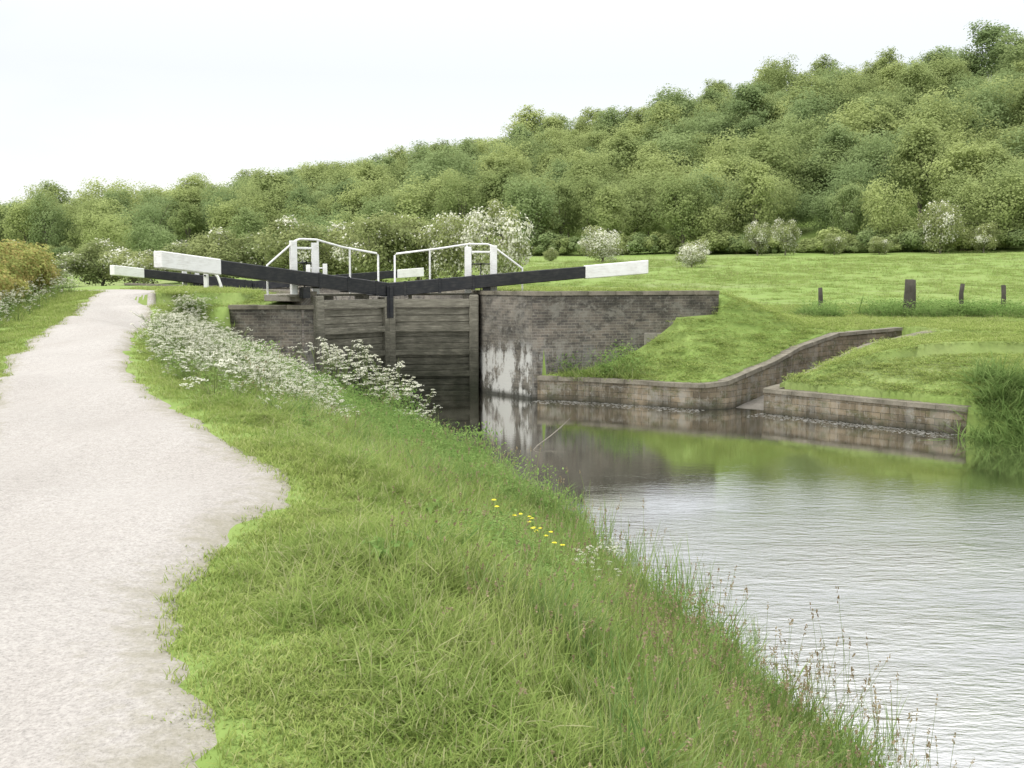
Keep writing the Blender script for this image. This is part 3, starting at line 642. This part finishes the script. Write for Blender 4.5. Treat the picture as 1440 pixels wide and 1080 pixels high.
hb=(np.hypot((X[:,0]+1.6)*.9,(X[:,1]-17.2)*.5)<1.25)|(np.sin(X[:,0]*1.3+2)*np.sin(X[:,1]*.9+1)>.5)|((X[:,1]>17)&(pd>.8))|(wet>.6)
vid=np.where(hb&(r.uniform(size=n)<.24)&(edge>.6)&(X[:,3]>.15),r.integers(10,12,n),vid)
vid=np.where((r.uniform(size=n)<.012)&(X[:,1]<10)&(edge>.4),r.integers(12,14,n),vid)
hs=np.where((vid>=10)&(vid<12),h*np.interp(X[:,1],[10,20],[.8,1.5]),np.where(vid>=12,.9,h))
hs=np.where((vid>=5)&(vid<8),np.maximum(hs,.75),hs)
scatter('long_grass',X[:,:3],tilt(n,.2),np.column_stack([wd,wd,hs]),vid,GR,'long tangled grass on the canal bank','grass')
VV=[]
for (nn,y0,y1) in ((17000,1.8,10),(30000,8,36)):
    x,y,z,d,ins=sample(nn,-17 if y1>20 else -7,1,y0,y1); pdr=x-prx(y); pdl=plx(y)-x
    ok=(~ins)&(((pdr>-.1*r.uniform(size=nn)**3)&(pdr<1.6)&(r.uniform(size=nn)<.35+np.clip(pdr,0,1)*2.5))|((pdl>-.05)&(pdl<4)))&(x>-.54*y-1.5)&(r.uniform(size=nn)<np.interp(y,[2,10,36],[1,.9,.6]))
    VV.append(np.column_stack([x,y,z,pdl])[ok])
VV=np.concatenate(VV); n=len(VV); s=np.interp(VV[:,1],[2,10,36],[.6,.9,1.5])
scatter('verge_grass',VV[:,:3],tilt(n),np.column_stack([s*.8,s*.8,s*r.uniform(.35,1.1,n)*np.where(VV[:,3]>.9,1.9,1)]),r.integers(0,4,n),LG,'short trampled grass fringing the towpath','grass')
x,y,z,d,ins=sample(48000,-14,17,21,50)
c=(x-Mp[0])*CR[0]+(y-Mp[1])*CR[1]
ok=(~ins)&(d>.42)&(z>.3)&((c>2)|((y>29.4)&(x>prx(y)+.1)))&(r.uniform(size=len(x))<np.interp(y,[22,35,50],[1,.8,.45]))
v=((x-Cp[0])*(-(Dp-Cp)[1])+(y-Cp[1])*(Dp-Cp)[0])/np.linalg.norm(Dp-Cp); ok&=~((np.abs(v-.22)<.3)&(x<Dp[0]+.1)&(x>Cp[0]-.3))
ok&=~((np.abs(x+5.95)<.9)&(np.abs(y-29.95)<1.1))
n=ok.sum(); s=r.uniform(.8,1.3,n)
scatter('mown_grass',np.column_stack([x,y,z])[ok],tilt(n),np.column_stack([s*1.2,s*1.2,s*np.where(y[ok]>34,.8,.42)]),r.integers(0,4,n),LG,'bright mown grass on the lock banks','grass')
Wp=np.concatenate([resample(LW,.14),resample(RW,.14)])
Wq=[]
for px,py,_ in Wp:
    for dx,dy in ((0,.42),(.3,.3),(-.3,.3),(.42,0),(0,-.42)): Wq.append((px+dx+r.normal(0,.05),py+dy+r.normal(0,.05)))
Wq=np.array(Wq); zq,dq,iq=Hf(Wq[:,0],Wq[:,1],True); okq=(~iq)&(dq>.38)&(dq<.6)&(zq>.4)&(zq<2.0)&(r.uniform(size=len(zq))<.4); Wq=Wq[okq]; zq=zq[okq]; n=len(zq); s=r.uniform(.4,.9,n)
scatter('edge_grass',np.column_stack([Wq,zq]),tilt(n,.2),np.column_stack([s,s,s*.5]),r.integers(0,5,n),GR[:5],'longer grass fringing the stone copings','grass')
y=35+115*r.uniform(size=12000)**1.3; x=r.uniform(-.25,.56,12000)*y; c=(x-Mp[0])*CR[0]+(y-Mp[1])*CR[1]; z,d,ins=Hf(x,y,True)
pn=np.sin(x*.21+1)*np.sin(y*.13)+.4*np.sin(x*.6+y*.3)
ok=(c>9)&(~ins)&(y<188-.45*x)&(r.uniform(size=len(x))<.3+.45*(pn>0))
n=ok.sum(); s=np.interp(y[ok],[35,60,150],[1.4,2.2,4]); 
scatter('meadow_grass',np.column_stack([x,y,z])[ok],tilt(n,.08),np.column_stack([s,s,s*.36*r.uniform(.5,1.3,n)]),np.where(r.uniform(size=n)<.3,r.integers(5,8,n),r.integers(0,5,n)),GR[:8],'rough tussocky meadow grass in the field','grass')
x=r.uniform(11.2,22,560); y=r.uniform(39.4,43.2,560); kx=(np.sin(x*1.7)+np.sin(x*.8+1)>.0)|(np.abs(x-15)<1.1)|(np.abs(x-17.3)<.5)|(np.abs(x-12)<.5); x=x[kx];y=y[kx]; n=len(x); s=r.uniform(.8,2.3,n)
scatter('nettles',np.column_stack([x,y,Hf(x,y)]),tilt(n),np.column_stack([s*1.4,s*1.4,s]),r.integers(0,4,n),[GR[8],GR[9],GR[10],GR[11]],'green nettle and rush tufts around field posts','nettles')
# reeds
RD=[mkclump('reed_tuft',[blades(720+k,60,.28,.42,.014,1.2,hv=.5)],[M['reed']]) for k in range(3)]
x=r.uniform(9.4,16.5,2000); y=r.uniform(13,24.6,2000); z,d,ins=Hf(x,y,True); ok=(d<1.7)&((~ins)|(d<.5))&(x>9.75+np.maximum(0,y-22.0)*.55)
n=ok.sum(); s=r.uniform(.4,1.25,n)
scatter('reeds',np.column_stack([x,y,np.maximum(z,-.1)])[ok],tilt(n,.3),np.column_stack([s*1.4,s*1.4,s]),r.integers(0,3,n),RD,'soft green reeds and rank grass at water edge','reeds')
for i,(x0,y0,s) in enumerate([(1.5,11.5,.62),(1.75,10.6,.55),(1.25,12.6,.5),(2.05,9.6,.4),(1.55,11.0,.4),(2.55,7.4,.42),(.75,14.9,.45),(1.0,13.4,.6),(1.3,12.0,.55),(1.65,11.2,.6)]):
    o=obj('reed_clump',mkclump('reed_clump',[blades(740+i,22,.13,.95,.010,.35,hv=.45)]+stalks(760+i,3,.1,.8,.07,0,1,.25,.003),[M['reed'],M['dry']]),label='clump of thin upright reeds standing in shallow water',cat='reeds',group='reed clumps along the bank'); o.location=(x0+.2,y0,-.1); o.scale=(s*1.3,s*1.3,s)
# ---- cow parsley
def parsley(seed,h,nb,ur,hd=(3,6),spread=.42):
    r=np.random.default_rng(seed); st=[];fl=[];lf=[]
    for b in range(nb):
        th=r.uniform(0,6.28); sp=r.uniform(.05,spread)*h; hh=h*r.uniform(.55,1.1); base=np.array([r.normal(0,.03),r.normal(0,.03),0]); mid=base+np.array([math.cos(th)*sp*.35,math.sin(th)*sp*.35,hh*.55]); top=base+np.array([math.cos(th)*sp,math.sin(th)*sp,hh])
        v,f=tube([base,mid,top],[.006,.004,.0025],4); st.append((v,f,0,{}))
        for s in range(r.integers(*hd)):
            a2=r.uniform(0,6.28); q=r.uniform(.0,.16)*h*.9; t2=top+np.array([math.cos(a2)*q,math.sin(a2)*q,r.uniform(-.14,.03)*h])
            v,f=tube([mid+(top-mid)*.5,t2],[.003,.0018],3); st.append((v,f,0,{}))
            k=10; ang=r.uniform(0,6.28,k); uu=ur*r.uniform(.6,1.15); rr=uu*np.sqrt(r.uniform(0,1,k)); cc=t2+np.column_stack([np.cos(ang)*rr,np.sin(ang)*rr,-rr*rr/uu*.35+r.normal(0,.004,k)])
            cc=np.repeat(cc,3,0)+r.normal(0,uu*.13,(k*3,3))*np.array([1,1,.5]); v,f=quads(cc,r.normal(0,.5,(len(cc),3))+np.array([0,0,1.]),uu*.42,r); fl.append((v,f,0,{'tint':np.repeat(r.uniform(0,1,len(cc)),4)}))
    n=110; C=np.column_stack([r.normal(0,.19*h,n),r.normal(0,.19*h,n),h*r.uniform(.05,.7,n)]); v,f=quads(C,r.normal(0,.6,(n,3))+np.array([0,0,1.]),.06*r.uniform(.5,1.3,n),r,.5); lf.append((v,f,0,{'tint':np.repeat(r.uniform(0,1,n),4)}))
    return st,fl,lf
CP=[]
for k in range(5):
    st,fl,lf=parsley(800+k,.75,9,.040,(2,5),.75); P=[(a,b,0,d) for a,b,c,d in st]+[(a,b,1,d) for a,b,c,d in fl]+[(a,b,2,d) for a,b,c,d in lf]
    CP.append(mkclump('cow_parsley_kind',P,[M['stem'],M['blossom'],M['herb']]))
x,y,z,d,ins=sample(16000,-10.5,-.5,10.5,28.6); xm=np.interp(y,[10.5,15,20,24,28],[-2.2,-2.2,-3.2,-4.6,-5.5])-np.abs(r.normal(0,.8,len(x)))
dn=np.interp(y,[10.5,13,15,18,24,29],[.02,.10,.30,.62,.62,.6])*(.7+.3*np.sin(x*2+y*1.3))
ok=(~ins)&(d>.5)&(x>prx(y)+.35+np.abs(r.normal(0,.25,len(x))))&(x<xm)&(z>.1)&~((y>28.)&(x<-5)&(x>-8.2))&(r.uniform(size=len(x))<dn)
n=ok.sum(); s=r.uniform(.45,.95,n)
scatter('cow_parsley_bank',np.column_stack([x,y,z])[ok],tilt(n,.18),np.column_stack([s,s,s*np.interp(y[ok],[11,20,29],[.7,.9,.85])]),r.integers(0,5,n),CP,'mass of white flowering cow parsley beside the towpath','cow parsley')
x,y,z,d,ins=sample(1500,-15,-6,14,34); pdl=plx(y)-x; ok=(pdl>.8)&(pdl<2.2)&(r.uniform(size=1500)<.4); n=ok.sum(); s=r.uniform(.5,.9,n)
scatter('cow_parsley_verge',np.column_stack([x,y,z])[ok],tilt(n,.1),np.column_stack([s,s,s]),r.integers(0,5,n),CP,'white cow parsley growing under the hedge','cow parsley')
CI=[]
for k in range(4):
    st,fl,lf=parsley(850+k,1.25,10,.062)
    CI.append((mkclump('stem',st,[M['stem']]),mkclump('flower_heads',fl,[M['blossom']]),mkclump('leaves',lf,[M['herb']])))
def cowp(x,y,k,s,label,dz=0):
    z0=float(Hf(np.array([x]),np.array([y]))[0]); e=obj('cow_parsley',None,label=label,cat='wildflower',group='cow parsley plants on the bank'); e.location=(x,y,max(z0,0)-.03+dz); e.scale=(s,s,s); e.rotation_euler=(0,0,x*7+y)
    for nm,me in zip(('stem','flower_heads','leaves'),CI[k]): obj(nm,me,e)
for i,(x,y,s) in enumerate([(-4.1,24.8,1.3),(-3.4,24.5,1.35),(-2.7,23.7,1.2),(-2.3,22.9,1.0),(-4.5,25.3,1.2),(-3.7,25.5,1.15),(-2.0,22.2,.8),(-4.2,25.9,1.25),(-3.1,24.0,1.1),(-1.8,21.6,.6),(-3.8,23.8,1.0),(-2.9,24.6,1.15),(-2.6,23.0,.95)]):
    cowp(x,y,i%4,s,'tall cow parsley with white flower heads by water')
for i,(x,y,s) in enumerate([(.82,10.4,.42),(.60,9.2,.34),(.85,9.4,.3)]): cowp(x,y,i%4,s,'small cow parsley with few white flower heads')
def yflower(x,y,h):
    z0=float(Hf(np.array([x]),np.array([y]))[0]); e=obj('yellow_flower',None,label='small yellow wildflower standing in long grass',cat='wildflower',group='yellow wildflowers on the bank'); e.location=(x,y,z0)
    rr=np.random.default_rng(int(abs(x*1000))); st=[];pe=[]
    for j in range(2):
        t=np.array([rr.normal(0,.04),rr.normal(0,.04),h+rr.normal(0,.03)]); v,f=tube([(0,0,0),(t[0]*.3,t[1]*.3,h*.6),t],[.002,.002,.0015],4); st.append((v,f,0,{}))
        a=np.linspace(0,6.28,8)[:-1]; C=np.column_stack([np.cos(a)*.012,np.sin(a)*.012,np.zeros(7)])+t; v,f=quads(C,np.column_stack([np.cos(a)*.4,np.sin(a)*.4,np.ones(7)]),.028,rr,.9); pe.append((v,f,0,{}))
    obj('stem',mkclump('stem',st,[M['stem']]),e); obj('petals',mkclump('petals',pe,[M['yellow']]),e)
for (x,y) in [(.15,9.1),(.24,9.35),(.30,8.9),(-.15,8.5),(.05,8.7),(.36,8.2),(.2,10.2),(.2,9.2)]: yflower(x,y,.36)
Cn=[]
for P,sgn in ((np.array(LW)[:5],-1),(np.array(RW)[4:],-1)):
    Q=resample(P,.05)
    for q,o in zip(Q,offs(Q,sgn*1.0)):
        dd=o-q[:2]
        for _ in range(7): Cn.append(q[:2]+dd*abs(r.normal(.3,.25)))
Cn=np.array(Cn); n=len(Cn); a=r.uniform(0,6.28,n); s=r.uniform(.008,.03,n)
V=np.stack([np.column_stack([Cn[:,0]+np.cos(a+k*1.57)*s*(1 if k%2 else 1.8),Cn[:,1]+np.sin(a+k*1.57)*s,np.full(n,.004)]) for k in range(4)],1).reshape(-1,3)
obj('floating_scum',np_mesh('floating_scum',V,np.arange(4*n).reshape(n,4),[M['scum']]),label='pale scum floating along the wall base',cat='floating debris',kind='stuff')
# ------------------------------------------------------------------ light, sky, camera
w=bpy.data.worlds.new('World'); scene.world=w; w.use_nodes=True; nt=w.node_tree; nt.nodes.clear()
out=nt.nodes.new('ShaderNodeOutputWorld'); sky=nt.nodes.new('ShaderNodeTexSky'); sky.sky_type='NISHITA'; sky.sun_disc=False
SE,SA=math.radians(50),math.radians(235)
sky.sun_elevation=SE; sky.sun_rotation=SA
b1=nt.nodes.new('ShaderNodeBackground'); b1.inputs[1].default_value=.05; nt.links.new(sky.outputs[0],b1.inputs[0])
tc=N(nt,'ShaderNodeTexCoord').outputs['Generated']; sp=N(nt,'ShaderNodeSeparateXYZ'); nt.links.new(tc,sp.inputs[0])
cl=noise(nt,mapping(nt,tc,(1,1,2.6)),1.6,5,.5)
gr=ramp(nt,sp.outputs[2],[(0.,(.88,.85,.81)),(.18,(.785,.77,.745)),(.36,(1.05,1.03,1.0)),(.65,(2.3,2.27,2.2)),(1.,(3.1,3.06,3.0))])
cm=mix(nt,1.,gr,ramp(nt,cl,[(.36,(.86,.88,.91)),(.56,(1.04,1.04,1.035))]),'MULTIPLY')
b2=nt.nodes.new('ShaderNodeBackground'); nt.links.new(cm,b2.inputs[0]); b2.inputs[1].default_value=1.0
ad=nt.nodes.new('ShaderNodeAddShader'); nt.links.new(b1.outputs[0],ad.inputs[0]); nt.links.new(b2.outputs[0],ad.inputs[1]); nt.links.new(ad.outputs[0],out.inputs[0])
sl=bpy.data.lights.new('sun','SUN'); sl.energy=1.5; sl.angle=math.radians(14); sl.color=(1,.96,.9)
so=bpy.data.objects.new('sun',sl); COL.objects.link(so)
dvec=Vector((math.sin(SA)*math.cos(SE),math.cos(SA)*math.cos(SE),math.sin(SE)))
so.rotation_euler=dvec.to_track_quat('Z','Y').to_euler()
cam=bpy.data.cameras.new('camera'); cam.lens=37.5; cam.sensor_width=36; cam.clip_end=3000; cam.clip_start=.05
co=bpy.data.objects.new('camera',cam); COL.objects.link(co); co.location=(0,0,CAMZ); co.rotation_euler=(math.radians(90)-math.atan(.1),0,0)
scene.camera=co
scene.view_settings.view_transform='Standard'; scene.view_settings.look='None'; scene.view_settings.exposure=0
print('instances bank',len(X))
